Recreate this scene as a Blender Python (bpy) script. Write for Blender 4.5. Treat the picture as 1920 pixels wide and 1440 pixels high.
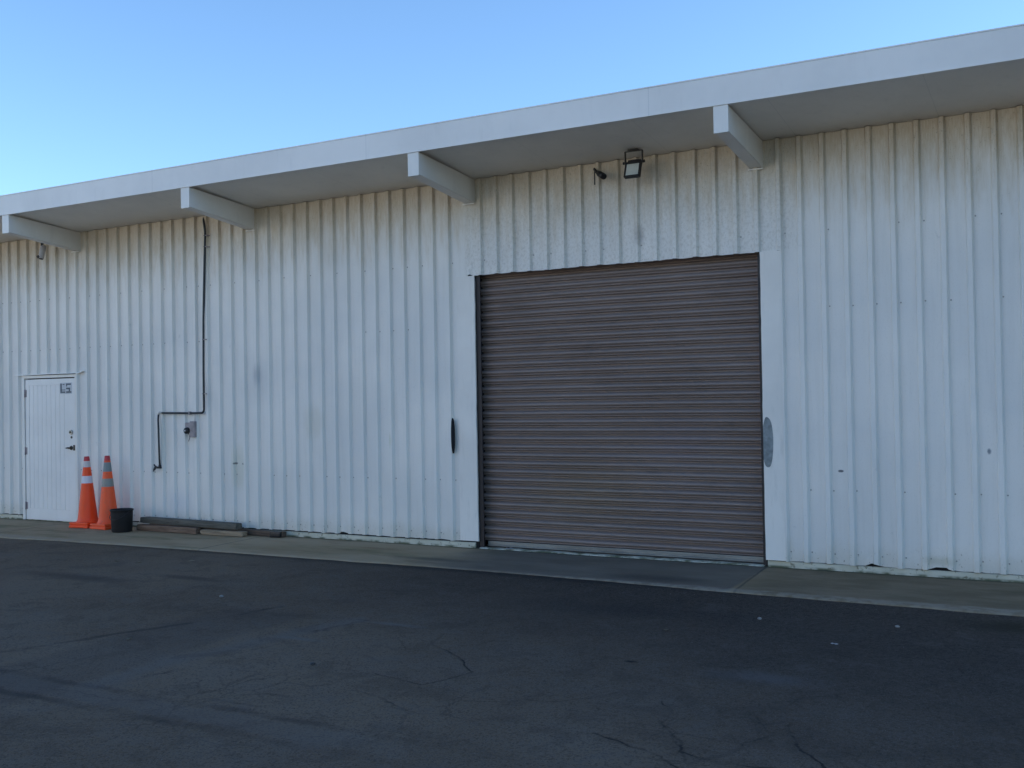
import bpy, bmesh, math, random
from mathutils import Vector, Matrix, noise
random.seed(7)
for o in list(bpy.data.objects): bpy.data.objects.remove(o)
S = bpy.context.scene
COL = S.collection

# ------------------------------------------------------------------ camera, sky, sun, exposure
def camera():
    f, yaw, pitch, roll = 1960.08, 0.5021, 0.0132, -0.0167
    cy, sy, cp, sp = math.cos(yaw), math.sin(yaw), math.cos(pitch), math.sin(pitch)
    fw = Vector((-sy*cp, cy*cp, sp)); r = Vector((cy, sy, 0)); u = r.cross(fw)
    c, s = math.cos(roll), math.sin(roll)
    r2 = c*r + s*u; u2 = -s*r + c*u
    cd = bpy.data.cameras.new('camera'); co = bpy.data.objects.new('camera', cd); COL.objects.link(co)
    m = Matrix((r2, u2, -fw)).transposed().to_4x4(); m.translation = Vector((13.6216, -9.6669, 1.6055))
    co.matrix_world = m
    cd.sensor_width = 36; cd.lens = f*36/1920; cd.clip_start = 0.05; cd.clip_end = 5000
    S.camera = co
camera()
SUN_EL, SUN_AZ = 18.0, 58.0            # degrees; azimuth from +Y (behind the building), negative = to the left
w = bpy.data.worlds.new("World"); S.world = w; w.use_nodes = True
wn = w.node_tree; wn.nodes.clear()
sky = wn.nodes.new('ShaderNodeTexSky'); sky.sky_type = 'NISHITA'; sky.sun_disc = False
sky.sun_elevation = math.radians(SUN_EL); sky.sun_rotation = math.radians(SUN_AZ)
sky.altitude = 0; sky.air_density = 1.0; sky.dust_density = 0.2; sky.ozone_density = 4.5
bg = wn.nodes.new('ShaderNodeBackground'); bg.inputs[1].default_value = 0.15
wo = wn.nodes.new('ShaderNodeOutputWorld')
wn.links.new(sky.outputs[0], bg.inputs[0]); wn.links.new(bg.outputs[0], wo.inputs[0])
sl = bpy.data.lights.new('sun', 'SUN'); sl.energy = 5.0; sl.angle = math.radians(0.5); sl.color = (1.0, 0.90, 0.76)
so = bpy.data.objects.new('sun', sl); COL.objects.link(so)
el, az = math.radians(SUN_EL), math.radians(SUN_AZ)
sd = Vector((math.sin(az)*math.cos(el), math.cos(az)*math.cos(el), math.sin(el)))
so.rotation_euler = sd.to_track_quat('Z', 'Y').to_euler()
so.location = sd*40
S.view_settings.view_transform = 'Standard'; S.view_settings.look = 'None'
S.view_settings.exposure = 1.02; S.view_settings.gamma = 1.0

# ------------------------------------------------------------------ node helper
class N:
    def __init__(s, name, rough=0.6, metal=0.0):
        s.m = bpy.data.materials.new(name); s.m.use_nodes = True
        s.t = s.m.node_tree; s.b = s.t.nodes['Principled BSDF']
        s.b.inputs['Roughness'].default_value = rough; s.b.inputs['Metallic'].default_value = metal
        s.pos = s.new('ShaderNodeNewGeometry').outputs['Position']
        s.sep = s.new('ShaderNodeSeparateXYZ'); s.l(s.pos, s.sep.inputs[0])
        s.X, s.Y, s.Z = s.sep.outputs
    def new(s, t): return s.t.nodes.new(t)
    def l(s, a, b): s.t.links.new(a, b)
    def put(s, inp, v):
        if hasattr(v, 'is_output') or isinstance(v, bpy.types.NodeSocket): s.l(v, inp)
        else: inp.default_value = v
    def math(s, op, a, b=0.0, c=None, clamp=False):
        n = s.new('ShaderNodeMath'); n.operation = op; n.use_clamp = clamp
        s.put(n.inputs[0], a); s.put(n.inputs[1], b)
        if c is not None: s.put(n.inputs[2], c)
        return n.outputs[0]
    def vec(s, op, a, b=None, sc=None, out=0):
        n = s.new('ShaderNodeVectorMath'); n.operation = op; s.put(n.inputs[0], a)
        if b is not None: s.put(n.inputs[1], b)
        if sc is not None: s.put(n.inputs['Scale'], sc)
        return n.outputs[out]
    def noise(s, scale, detail=4, rough=.55, stretch=(1, 1, 1), src=None, dist=0.0, off=(0, 0, 0)):
        n = s.new('ShaderNodeTexNoise'); n.inputs['Scale'].default_value = scale
        n.inputs['Detail'].default_value = detail; n.inputs['Roughness'].default_value = rough
        n.inputs['Distortion'].default_value = dist
        v = s.vec('MULTIPLY_ADD', src or s.pos, stretch)
        v.node.inputs[2].default_value = off
        s.l(v, n.inputs['Vector']); return n.outputs['Fac']
    def ramp(s, v, a, b, lo=0.0, hi=1.0, smooth=True):
        n = s.new('ShaderNodeMapRange'); n.interpolation_type = 'SMOOTHSTEP' if smooth else 'LINEAR'; n.clamp = True
        s.put(n.inputs[0], v)
        for i, x in zip((1, 2, 3, 4), (a, b, lo, hi)): n.inputs[i].default_value = x
        return n.outputs[0]
    def mix(s, f, a, b, mode='MIX'):
        n = s.new('ShaderNodeMix'); n.data_type = 'RGBA'; n.blend_type = mode; n.clamp_factor = True
        s.put(n.inputs['Factor'], f)
        for k, v in ((6, a), (7, b)):
            if isinstance(v, tuple): v = (*v, 1.0) if len(v) == 3 else v
            s.put(n.inputs[k], v)
        return n.outputs[2]
    def ellipse(s, cx, cz, rx, rz, soft=.5, warp=0.0, ax=None, az_=None):
        ax = ax or s.X; az_ = az_ or s.Z
        dx = s.math('DIVIDE', s.math('SUBTRACT', ax, cx), rx); dz = s.math('DIVIDE', s.math('SUBTRACT', az_, cz), rz)
        d = s.math('SQRT', s.math('ADD', s.math('MULTIPLY', dx, dx), s.math('MULTIPLY', dz, dz)))
        if warp:
            d = s.math('ADD', d, s.math('MULTIPLY', s.math('SUBTRACT', s.noise(6/max(rx, rz)*.3, 4), .5), warp))
        return s.ramp(d, 1-soft, 1+soft*.3, 1, 0)
    def seg(s, pts, wv):
        d = None
        for a, b in zip(pts[:-1], pts[1:]):
            A = Vector((*a, 0)); D = Vector((*b, 0)) - A; L2 = max(D.dot(D), 1e-6)
            pa = s.vec('SUBTRACT', wv, tuple(A))
            t = s.math('DIVIDE', s.vec('DOT_PRODUCT', pa, tuple(D), out=1), L2, clamp=True)
            q = s.vec('SUBTRACT', pa, s.vec('SCALE', tuple(D), sc=t))
            e = s.vec('LENGTH', q, out=1)
            d = e if d is None else s.math('MINIMUM', d, e)
        return d
    def bump(s, h, strength=.3, dist=.01, prev=None):
        n = s.new('ShaderNodeBump'); n.inputs['Strength'].default_value = strength; n.inputs['Distance'].default_value = dist
        s.l(h, n.inputs['Height'])
        if prev is not None: s.l(prev, n.inputs['Normal'])
        return n.outputs[0]
    def out(s, col=None, normal=None, rough=None):
        if col is not None:
            if isinstance(col, tuple): col = (*col, 1.0)
            s.put(s.b.inputs['Base Color'], col)
        if normal is not None: s.l(normal, s.b.inputs['Normal'])
        if rough is not None: s.put(s.b.inputs['Roughness'], rough)
        return s.m
def simple(name, col, rough=.6, metal=0.0, var=.25, scale=12, bump=.15, stretch=(1, 1, 1), bd=.004, second=None):
    n = N(name, rough, metal)
    f = n.noise(scale, 5, .6, stretch); c2 = second or tuple(c*(1-var) for c in col); c1 = tuple(min(1, c*(1+var*.5)) for c in col)
    c = n.mix(n.ramp(f, .3, .7), c2, c1)
    return n.out(c, n.bump(n.noise(scale*3, 4, .6, stretch), bump, bd))

# ------------------------------------------------------------------ materials
def mat_siding():
    n = N('siding_paint', .42)
    big = n.noise(.9, 3, .5)
    c = n.mix(n.ramp(big, .3, .7), (.73, .72, .69), (.83, .80, .75))
    # panel-to-panel difference and faint vertical streaks
    st = n.noise(9, 4, .6, (1.6, 0, .10)); c = n.mix(n.math('MULTIPLY', n.ramp(st, .45, .75), .22), c, (.60, .58, .53))
    # ochre weathering under the eave: stain with streaky lower edge
    e1 = n.noise(5, 4, .65, (2.2, 0, .35)); e2 = n.noise(60, 4, .7, (2.0, 0, .16))
    lo = n.math('SUBTRACT', n.Z, n.math('MULTIPLY', n.math('SUBTRACT', e1, .5), 1.3))
    d = n.ramp(lo, 3.05, 3.95)
    d = n.math('MULTIPLY', d, n.ramp(e2, .34, .62, .62, 1.0))
    c = n.mix(n.math('MULTIPLY', d, .74), c, (.47, .365, .215))
    sp = n.noise(75, 2, .5); spm = n.math('MULTIPLY', n.ramp(sp, .64, .72), n.ramp(lo, 3.3, 3.9))
    c = n.mix(n.math('MULTIPLY', spm, .55), c, (.22, .18, .12))
    # header zone is dirtier
    hd = n.math('MULTIPLY', n.math('MULTIPLY', n.ramp(n.X, 7.75, 7.8), n.ramp(n.X, 11.5, 11.15)), n.ramp(n.Z, 2.93, 2.94))
    hz = n.math('MULTIPLY', hd, n.ramp(n.noise(30, 6, .75, (1.3, 0, .9)), .44, .66))
    c = n.mix(n.math('MULTIPLY', hz, .42), c, (.43, .40, .34))
    # splash dirt at the foot
    bz = n.math('ADD', n.Z, n.math('MULTIPLY', n.math('SUBTRACT', n.noise(4, 4, .6), .5), .35))
    c = n.mix(n.math('MULTIPLY', n.ramp(bz, .30, .06), .35), c, (.50, .47, .37))
    c = n.mix(n.math('MULTIPLY', n.ramp(n.noise(60, 3, .6, (1, 1, .5)), .62, .74), n.ramp(bz, .26, .08)), c, (.22, .17, .11))
    # marks with a place of their own
    for cx, cz, rx, rz, a, colr, soft in ((4.78, 1.93, .075, .14, .5, (.33, .36, .40), .9), (4.83, 1.83, .22, .3, .22, (.38, .41, .44), 1),
                                    (4.48, .80, .15, .30, .35, (.56, .56, .42), .6), (5.66, 1.36, .18, .22, .30, (.60, .56, .45), .6),
                                    (4.43, .855, .03, .016, .8, (.12, .12, .12), .5), (4.55, .85, .03, .014, .8, (.12, .12, .12), .5),
                                    (11.675, .898, .028, .013, .9, (.05, .06, .08), .4), (12.895, 1.087, .018, .028, .8, (.10, .13, .17), .6),
                                    (9.79, 3.19, .06, .12, .45, (.25, .24, .24), .9), (11.12, .37, .03, .10, .5, (.33, .36, .38), .8),
                                    (6.76, 1.15, .03, .10, .35, (.55, .57, .38), .8), (3.96, 1.70, .10, .22, .35, (.38, .41, .43), .9),
                                    (7.74, .12, .10, .02, .7, (.30, .28, .22), .7), (12.49, .14, .14, .05, .5, (.45, .42, .30), .8),
                                    (3.20, 1.1, .12, .5, .25, (.58, .58, .48), .9), (3.45, .35, .3, .2, .3, (.50, .56, .66), .9)):
        m = n.ellipse(cx, cz, rx, rz, soft, .5)
        c = n.mix(n.math('MULTIPLY', m, a), c, colr)
    # small scuffs
    sc = n.noise(7, 6, .7, (1, 1, 1), off=(11, 3, 7)); c = n.mix(n.math('MULTIPLY', n.ramp(sc, .66, .72), .25), c, (.40, .41, .41))
    b1 = n.bump(n.noise(2.2, 2, .5, (1.5, 0, .6)), .5, .012)
    b2 = n.bump(n.noise(40, 3, .6), .12, .004, b1)
    fine = n.noise(120, 3, .6, (1, 1, .5)); c = n.mix(n.math('MULTIPLY', n.ramp(fine, .56, .74), .16), c, (.42, .41, .38))
    return n.out(c, b2, n.ramp(n.noise(6, 3), .3, .7, .40, .60))
def mat_white(name='trim_paint', base=(.83, .80, .75), dirt=.25, seams=None):
    n = N(name, .45)
    c = n.mix(n.ramp(n.noise(1.2, 4, .6), .3, .7), tuple(x*.90 for x in base), base)
    c = n.mix(n.math('MULTIPLY', n.ramp(n.noise(10, 5, .65, (1.2, 1, .25)), .52, .78), dirt), c, (.42, .41, .37))
    if seams:
        p, w_, off = seams
        t = n.math('ABSOLUTE', n.math('SUBTRACT', n.math('FRACT', n.math('DIVIDE', n.math('ADD', n.X, off), p)), .5))
        c = n.mix(n.math('MULTIPLY', n.ramp(t, w_/p, w_/p*.3), .22), c, (.30, .31, .32))
    return n.out(c, n.bump(n.noise(3, 3, .5, (1, 1, 1)), .25, .006))
def mat_curb():
    n = N('foundation_paint', .8)
    c = n.mix(n.ramp(n.noise(3, 4, .6), .3, .7), (.50, .48, .38), (.62, .60, .50))
    c = n.mix(n.ramp(n.noise(22, 5, .7), .56, .66), c, (.24, .22, .16))
    c = n.mix(n.math('MULTIPLY', n.ramp(n.Z, .028, .004), n.ramp(n.noise(5, 3), .4, .6)), c, (.10, .11, .06))
    return n.out(c, n.bump(n.noise(60, 4, .6), .5, .006))
def mat_slats():
    n = N('roller_paint', .5)
    c = n.mix(n.ramp(n.noise(1.3, 4, .6, (.5, 1, 1)), .3, .7), (.208, .162, .146), (.258, .202, .182))
    pz = n.math('DIVIDE', n.math('SUBTRACT', n.Z, .066), .0886); wnz = n.new('ShaderNodeTexWhiteNoise'); wnz.noise_dimensions = '1D'
    n.l(n.math('FLOOR', pz), wnz.inputs['W'])
    c = n.mix(n.math('MULTIPLY', wnz.outputs[0], .22), c, (.190, .150, .135))
    c = n.mix(n.math('MULTIPLY', n.ellipse(9.1, .62, .8, .35, .9, .6), .35), c, (.25, .19, .12))
    c = n.mix(n.math('MULTIPLY', n.ellipse(10.1, 1.15, .45, .25, .9, .6), .25), c, (.205, .17, .20))
    c = n.mix(n.math('MULTIPLY', n.ramp(n.noise(14, 4, .6, (.25, 1, 2)), .58, .75), .35), c, (.37, .30, .27))
    c = n.mix(n.math('MULTIPLY', n.ramp(n.noise(4, 5, .7, (.5, 1, 2), off=(3, 0, 1)), .54, .7), .4), c, (.13, .105, .095))
    return n.out(c, n.bump(n.noise(7, 3, .5, (.4, 1, 2)), .3, .006), n.ramp(n.noise(3, 3), .3, .7, .42, .6))
def mat_apron():
    n = N('apron_concrete', .9)
    c = n.mix(n.ramp(n.noise(.9, 5, .6, (.6, 1.6, 1)), .3, .7), (.275, .205, .120), (.370, .285, .185))
    c = n.mix(n.math('MULTIPLY', n.ramp(n.noise(2.2, 5, .65, (.5, 2, 1), off=(5, 1, 0)), .5, .72), .6), c, (.205, .130, .080))
    c = n.mix(n.math('MULTIPLY', n.ramp(n.noise(1.5, 4, .6, (.6, 1.5, 1), off=(9, 4, 0)), .52, .72), .6), c, (.125, .120, .055))
    c = n.mix(n.math('MULTIPLY', n.ramp(n.X, 10.6, 11.4), .85), c, n.mix(n.ramp(n.noise(2.4, 6, .7, (.5, 1.4, 1)), .35, .65), (.120, .092, .055), (.200, .155, .105)))
    # darker worn concrete in front of the roller door
    wx = n.math('ADD', n.X, n.math('MULTIPLY', n.math('SUBTRACT', n.noise(1.6, 5, .6), .5), 1.3))
    k = n.math('MULTIPLY', n.ramp(wx, 7.6, 8.5), n.ramp(n.X, 11.035, 10.99))
    dk = n.mix(n.ramp(n.noise(2, 5, .6, (.6, 1.6, 1)), .3, .7), (.105, .094, .082), (.155, .140, .122))
    c = n.mix(n.math('MULTIPLY', k, .82), c, dk)
    c = n.mix(n.math('MULTIPLY', n.ellipse(10.3, -1.0, .55, .22, .9, .8, n.X, n.Y), .7), c, (.040, .036, .034))
    c = n.mix(n.math('MULTIPLY', n.ellipse(7.9, -.85, .55, .10, .9, .8, n.X, n.Y), .6), c, (.045, .046, .046))
    # joints
    yx = n.math('ADD', n.X, n.math('ADD', n.math('MULTIPLY', n.Y, .06), n.math('MULTIPLY', n.math('SUBTRACT', n.noise(8, 3), .5), .02)))
    for jx in (10.99, 4.95, 1.4, 14.6):
        c = n.mix(n.math('MULTIPLY', n.ramp(n.math('ABSOLUTE', n.math('SUBTRACT', yx, jx)), .016, .006), .6), c, (.04, .042, .04))
    # mossy line at the foot of the wall, worn pale front edge
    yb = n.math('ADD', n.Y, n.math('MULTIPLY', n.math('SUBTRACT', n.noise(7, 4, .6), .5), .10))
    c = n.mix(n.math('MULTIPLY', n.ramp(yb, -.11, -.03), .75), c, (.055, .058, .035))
    ed = n.math('ADD', n.Y, n.math('MULTIPLY', n.math('SUBTRACT', n.noise(5, 4, .6), .5), .08))
    c = n.mix(n.math('MULTIPLY', n.ramp(ed, -1.17, -1.24), n.ramp(n.noise(9, 4, .6), .35, .6, .1, .55)), c, (.34, .30, .24))
    g = n.noise(160, 3, .6); c = n.mix(n.math('MULTIPLY', n.ramp(g, .5, .75), .35), c, (.32, .29, .24))
    c = n.mix(n.ramp(n.noise(34, 3, .6), .70, .78), c, (.03, .03, .028))
    n.b.inputs['Specular IOR Level'].default_value = .15
    b = n.bump(n.noise(4, 5, .6), .4, .02); b = n.bump(g, .5, .004, b)
    return n.out(c, b)
def mat_asphalt():
    n = N('asphalt', .82)
    flat = n.vec('MULTIPLY', n.pos, (1, 1, 0))
    big = n.noise(.35, 5, .55, off=(2, 0, 0)); mid = n.noise(1.7, 5, .65)
    c = n.mix(n.ramp(big, .32, .68), (.130, .090, .058), (.186, .136, .092))
    c = n.mix(n.math('MULTIPLY', n.ramp(mid, .42, .72), .45), c, (.185, .152, .122))
    # darker asphalt toward the right and along the apron
    dx = n.math('ADD', n.math('ADD', n.math('MULTIPLY', n.X, .55), n.Y), n.math('MULTIPLY', n.math('SUBTRACT', n.noise(.8, 4), .5), 1.6))
    c = n.mix(n.math('MULTIPLY', n.ramp(dx, .4, 4.2), .93), c, (.042, .033, .027))
    # fine aggregate
    g1 = n.noise(240, 2, .6); g2 = n.noise(90, 3, .6)
    c = n.mix(n.math('MULTIPLY', n.ramp(g1, .54, .70), .75), c, (.20, .18, .165)); g3 = n.noise(38, 4, .7); c = n.mix(n.math('MULTIPLY', n.ramp(g3, .42, .62), .30), c, (.125, .112, .10)); c = n.mix(n.math('MULTIPLY', n.ramp(g3, .46, .34), .35), c, (.028, .025, .022))
    c = n.mix(n.math('MULTIPLY', n.ramp(g2, .50, .34), .5), c, (.022, .023, .026))
    v = n.new('ShaderNodeTexVoronoi'); v.inputs['Scale'].default_value = 26; n.l(flat, v.inputs['Vector'])
    c = n.mix(n.math('MULTIPLY', n.ramp(v.outputs['Distance'], .10, .05), n.ramp(n.noise(11, 2, .5, off=(4, 4, 0)), .6, .66)), c, (.22, .21, .19))
    # trench patches: a band parallel to the wall, a seam square to it
    nw = n.new('ShaderNodeTexNoise'); nw.inputs['Scale'].default_value = 3.0; nw.inputs['Detail'].default_value = 6; nw.inputs['Roughness'].default_value = .65
    n.l(flat, nw.inputs['Vector'])
    warp = n.vec('MULTIPLY', n.vec('SUBTRACT', nw.outputs['Color'], (.5, .5, .5)), (1, 1, 0))
    wv = n.vec('ADD', flat, n.vec('SCALE', warp, sc=.14))
    wv2 = n.vec('ADD', flat, n.vec('SCALE', warp, sc=.32))
    ws = n.new('ShaderNodeSeparateXYZ'); n.l(wv, ws.inputs[0]); wX, wY, _ = ws.outputs
    band = n.math('MULTIPLY', n.math('MULTIPLY', n.ramp(wY, -5.80, -5.75), n.ramp(wY, -5.55, -5.62)), n.math('MULTIPLY', n.ramp(wX, 11.3, 9.6), n.ramp(wX, 5.0, 6.5)))
    c = n.mix(n.math('MULTIPLY', band, .35), c, (.125, .112, .104))
    e = n.math('MINIMUM', n.math('ABSOLUTE', n.math('ADD', wY, 5.54)), n.math('ABSOLUTE', n.math('ADD', wY, 5.83)))
    gA = n.ramp(n.noise(1.3, 5, .7, off=(6, 6, 0)), .40, .62); gB = n.ramp(n.noise(2.1, 5, .7, off=(1, 3, 0)), .42, .60)
    em = n.math('MULTIPLY', n.math('MULTIPLY', n.ramp(e, .055, .008), n.ramp(wX, 11.6, 10.0)), n.math('ADD', .25, n.math('MULTIPLY', gA, .75)))
    c = n.mix(n.math('MULTIPLY', em, .50), c, (.020, .021, .025))
    s1 = n.seg([(8.55, -5.5), (8.52, -5.0), (8.69, -4.2), (8.85, -3.45)], wv)
    c = n.mix(n.math('MULTIPLY', n.ramp(s1, .16, .02), n.ramp(g2, .35, .6, .2, .7)), c, (.135, .122, .112))
    c = n.mix(n.math('MULTIPLY', n.ramp(n.math('ABSOLUTE', n.math('SUBTRACT', n.vec('DOT_PRODUCT', wv2, (1, -.12, 0), out=1), 9.33)), .030, .006), n.math('MULTIPLY', n.math('MULTIPLY', gB, n.math('MULTIPLY', n.ramp(n.Y, -3.2, -3.6), n.ramp(n.Y, -5.6, -5.4))), .6)), c, (.018, .018, .022))
    s2 = n.seg([(7.2, -5.5), (7.55, -4.6), (7.85, -3.9), (8.0, -3.3)], wv)
    c = n.mix(n.math('MULTIPLY', n.math('MULTIPLY', n.ramp(s2, .05, .010), gA), .6), c, (.020, .020, .024))
    old = n.math('MULTIPLY', n.ramp(wX, 8.5, 8.35), n.ramp(wX, 7.55, 7.75)); old = n.math('MULTIPLY', old, n.ramp(wY, -3.3, -3.6))
    c = n.mix(n.math('MULTIPLY', old, .25), c, (.038, .040, .045))
    s3 = n.seg([(9.0, -3.95), (9.9, -4.35), (10.9, -4.55)], wv2)
    # cracks
    cr = n.seg([(9.70, -3.55), (9.82, -3.87), (10.1, -4.05), (10.4, -4.34), (10.29, -4.72), (9.9, -4.62)], wv)
    for pl in ([(11.62, -4.42), (11.74, -4.60), (11.75, -4.77), (11.94, -5.0), (11.95, -5.11), (12.18, -5.2), (12.5, -5.15)],
               [(12.33, -4.5), (12.35, -4.67), (12.44, -4.84), (12.58, -5.04), (12.62, -5.2)],
               [(10.0, -4.95), (10.26, -5.02), (10.51, -5.17), (10.62, -5.4)], [(11.5, -5.05), (11.9, -5.2), (12.1, -5.4)]):
        cr = n.math('MINIMUM', cr, n.seg(pl, wv))
    c = n.mix(n.math('MULTIPLY', n.math('MULTIPLY', n.ramp(cr, .012, .003), n.math('ADD', .2, n.math('MULTIPLY', gB, .8))), .8), c, (.012, .012, .014))
    vo = n.new('ShaderNodeTexVoronoi'); vo.feature = 'DISTANCE_TO_EDGE'; vo.inputs['Scale'].default_value = 1.15; n.l(wv2, vo.inputs['Vector'])
    gate = n.math('MULTIPLY', n.ramp(n.noise(.9, 3, .5, off=(7, 2, 0)), .47, .60), n.ramp(n.Y, -2.9, -4.0))
    vc = n.math('MULTIPLY', n.ramp(vo.outputs['Distance'], .010, .002), gate)
    c = n.mix(n.math('MULTIPLY', vc, .30), c, (.014, .014, .017))
    vo2 = n.new('ShaderNodeTexVoronoi'); vo2.feature = 'DISTANCE_TO_EDGE'; vo2.inputs['Scale'].default_value = 3.4; n.l(wv, vo2.inputs['Vector'])
    vc2 = n.math('MULTIPLY', n.ramp(vo2.outputs['Distance'], .030, .008), n.math('MULTIPLY', n.ramp(n.noise(1.1, 3, .5, off=(1, 9, 0)), .52, .64), n.ramp(n.Y, -3.8, -4.6)))
    c = n.mix(n.math('MULTIPLY', vc2, .28), c, (.020, .020, .023))
    # pale scuffs and dark spots
    for cx, cy, rx, ry, a, colr in ((11.95, -3.75, .38, .14, .40, (.12, .12, .125)), (9.2, -3.45, .3, .05, .5, (.14, .14, .145)), (8.9, -4.1, .25, .05, .5, (.14, .14, .14)),
                                    (6.3, -2.6, .5, .10, .5, (.020, .022, .026)), (5.3, -3.0, .8, .16, .5, (.022, .024, .028)), (11.15, -3.72, .05, .03, .9, (.010, .010, .012)),
                                    (13.2, -1.75, .5, .25, .7, (.030, .028, .016)), (10.5, -2.3, 1.0, .3, .35, (.020, .021, .025))):
        c = n.mix(n.math('MULTIPLY', n.ellipse(cx, cy, rx, ry, .9, .9, n.X, n.Y), a), c, colr)
    # darker line against the apron
    c = n.mix(n.math('MULTIPLY', n.ramp(n.math('ADD', n.Y, n.math('MULTIPLY', n.math('SUBTRACT', n.noise(6, 3), .5), .12)), -1.42, -1.27), .55), c, (.020, .021, .022))
    pt = n.noise(2.6, 6, .7, off=(3, 8, 0), dist=.4); c = n.mix(n.math('MULTIPLY', n.ramp(pt, .52, .60), .22), c, (.040, .034, .030)); c = n.mix(n.math('MULTIPLY', n.ramp(pt, .44, .36), .25), c, (.125, .112, .10))
    n.b.inputs['Specular IOR Level'].default_value = .12
    h = n.math('ADD', n.math('MULTIPLY', g1, .5), g2)
    b = n.bump(n.noise(1.2, 4, .6), .5, .03); b = n.bump(h, .8, .009, b)
    hc = n.math('SUBTRACT', 1.0, n.ramp(cr, .02, .006)); b = n.bump(hc, .5, .010, b)
    return n.out(c, b, n.ramp(mid, .3, .7, .86, .98))
def mat_wood(name, a, b2, rough=.85):
    n = N(name, rough)
    g = n.noise(9, 5, .65, (.35, 5, 5)); c = n.mix(n.ramp(g, .3, .7), a, b2)
    c = n.mix(n.ramp(n.noise(30, 4, .6, (.15, 3, 3)), .60, .68), c, tuple(x*.35 for x in a))
    return n.out(c, n.bump(g, .7, .008))

M = dict(siding=mat_siding(), trim=mat_white(), fascia=mat_white('fascia_paint', (.83, .80, .76), .10, (3.05, .006, .35)),
         soffit=mat_white('soffit_paint', (.84, .80, .73), .16, (1.22, .004, .25)), beam=mat_white('beam_paint', (.82, .79, .74), .12),
         door=mat_white('door_paint', (.84, .82, .79), .12), curb=mat_curb(), slats=mat_slats(), apron=mat_apron(), asphalt=mat_asphalt(),
         guide=simple('guide_steel', (.020, .017, .020), .55), bar=simple('galvanised_bar', (.24, .25, .24), .45, .4, .3, 9, stretch=(.3, 1, 1)),
         dark=simple('shade_black', (.012, .012, .013), .9), roof=simple('roof_membrane', (.35, .35, .34), .8), screw=simple('screw_head', (.34, .33, .31), .5, .3),
         blackpl=simple('black_plastic', (.016, .016, .018), .42), pipe=simple('black_pipe', (.020, .026, .034), .5), greybox=simple('grey_box_enamel', (.32, .28, .29), .5),
         chrome=simple('dull_chrome', (.45, .46, .45), .35, .8), brass=simple('dark_latch_metal', (.05, .05, .045), .4, .5),
         lens=simple('lamp_glass', (.55, .58, .54), .15, var=.1), alu=simple('bracket_metal', (.05, .05, .05), .45, .4), camwhite=simple('camera_shell', (.42, .40, .40), .45, var=.15),
         scuff=simple('bare_dark_steel', (.003, .005, .008), .95), filler=simple('grey_filler', (.24, .27, .28), .7, var=.3, scale=18),
         sign=simple('sign_plate', (.55, .57, .60), .5, var=.1), ink=simple('sign_ink', (.10, .12, .14), .6),
         hose_w=simple('pale_elbow', (.55, .55, .53), .5), bucket=simple('bucket_plastic', (.011, .009, .010), .75, var=.4), paper=simple('paper', (.62, .62, .62), .8, var=.1),
         leaf=simple('dry_leaf', (.20, .17, .12), .8), stone=simple('stone', (.24, .24, .23), .85),
         timber=mat_wood('weathered_timber', (.070, .062, .048), (.140, .128, .105)), plank=mat_wood('brown_plank', (.12, .070, .045), (.25, .165, .115)),
         plankp=mat_wood('pale_plank', (.20, .145, .095), (.36, .27, .18)), plankd=mat_wood('dark_plank', (.06, .042, .030), (.15, .10, .07)))
def mat_cone(name, orange, band, bandz, red, dirt):
    n = N(name, .5); tc = n.new('ShaderNodeTexCoord').outputs['Object']; sp = n.new('ShaderNodeSeparateXYZ'); n.l(tc, sp.inputs[0]); z = sp.outputs[2]
    c = n.mix(n.ramp(z, *red), orange, tuple(x for x in (.50, .035, .045)))
    for a, b, colr in bandz:
        m = n.math('MULTIPLY', n.ramp(z, a-.004, a+.004), n.ramp(z, b+.004, b-.004)); c = n.mix(m, c, colr)
    c = n.mix(n.math('MULTIPLY', n.ramp(n.noise(16, 5, .7), .5, .72), dirt), c, (.20, .12, .09))
    return n.out(c, n.bump(n.noise(30, 3), .1, .003))
M['cone_new'] = mat_cone('cone_plastic_bright', (.96, .075, .005), None, ((.785, .865, (.62, .56, .54)), (.575, .670, (.70, .68, .74))), (.866, .872), .12)
M['cone_old'] = mat_cone('cone_plastic_faded', (.95, .100, .018), None, ((.735, .855, (.20, .23, .23)), (.540, .645, (.27, .27, .24))), (.85, .90), .25)

# ------------------------------------------------------------------ mesh helpers
def link(name, bm, mats, parent=None, smooth=False):
    me = bpy.data.meshes.new(name); bmesh.ops.recalc_face_normals(bm, faces=bm.faces); bm.to_mesh(me); bm.free()
    for m in (mats if isinstance(mats, (list, tuple)) else [mats]): me.materials.append(M[m] if isinstance(m, str) else m)
    if smooth:
        for p in me.polygons: p.use_smooth = True
    o = bpy.data.objects.new(name, me); COL.objects.link(o)
    if parent is not None: o.parent = parent
    return o
def tag(o, label=None, cat=None, group=None, kind=None):
    for k, v in (('label', label), ('category', cat), ('group', group), ('kind', kind)):
        if v: o[k] = v
    return o
def empty(name, loc, **k):
    o = bpy.data.objects.new(name, None); o.empty_display_size = .1; COL.objects.link(o); o.location = loc; return tag(o, **k)
def box(bm, x0, x1, y0, y1, z0, z1, mi=0, bev=0.0, seg=2):
    r = bmesh.ops.create_cube(bm, size=1.0)
    for v in r['verts']:
        v.co = Vector(((x0+x1)/2 + v.co.x*(x1-x0), (y0+y1)/2 + v.co.y*(y1-y0), (z0+z1)/2 + v.co.z*(z1-z0)))
    fs = list({f for v in r['verts'] for f in v.link_faces})
    for f in fs: f.material_index = mi
    if bev:
        es = list({e for f in fs for e in f.edges}); q = bmesh.ops.bevel(bm, geom=es, offset=bev, segments=seg, profile=.5, affect='EDGES')
        for f in q['faces']: f.material_index = mi
    return r['verts']
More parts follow.
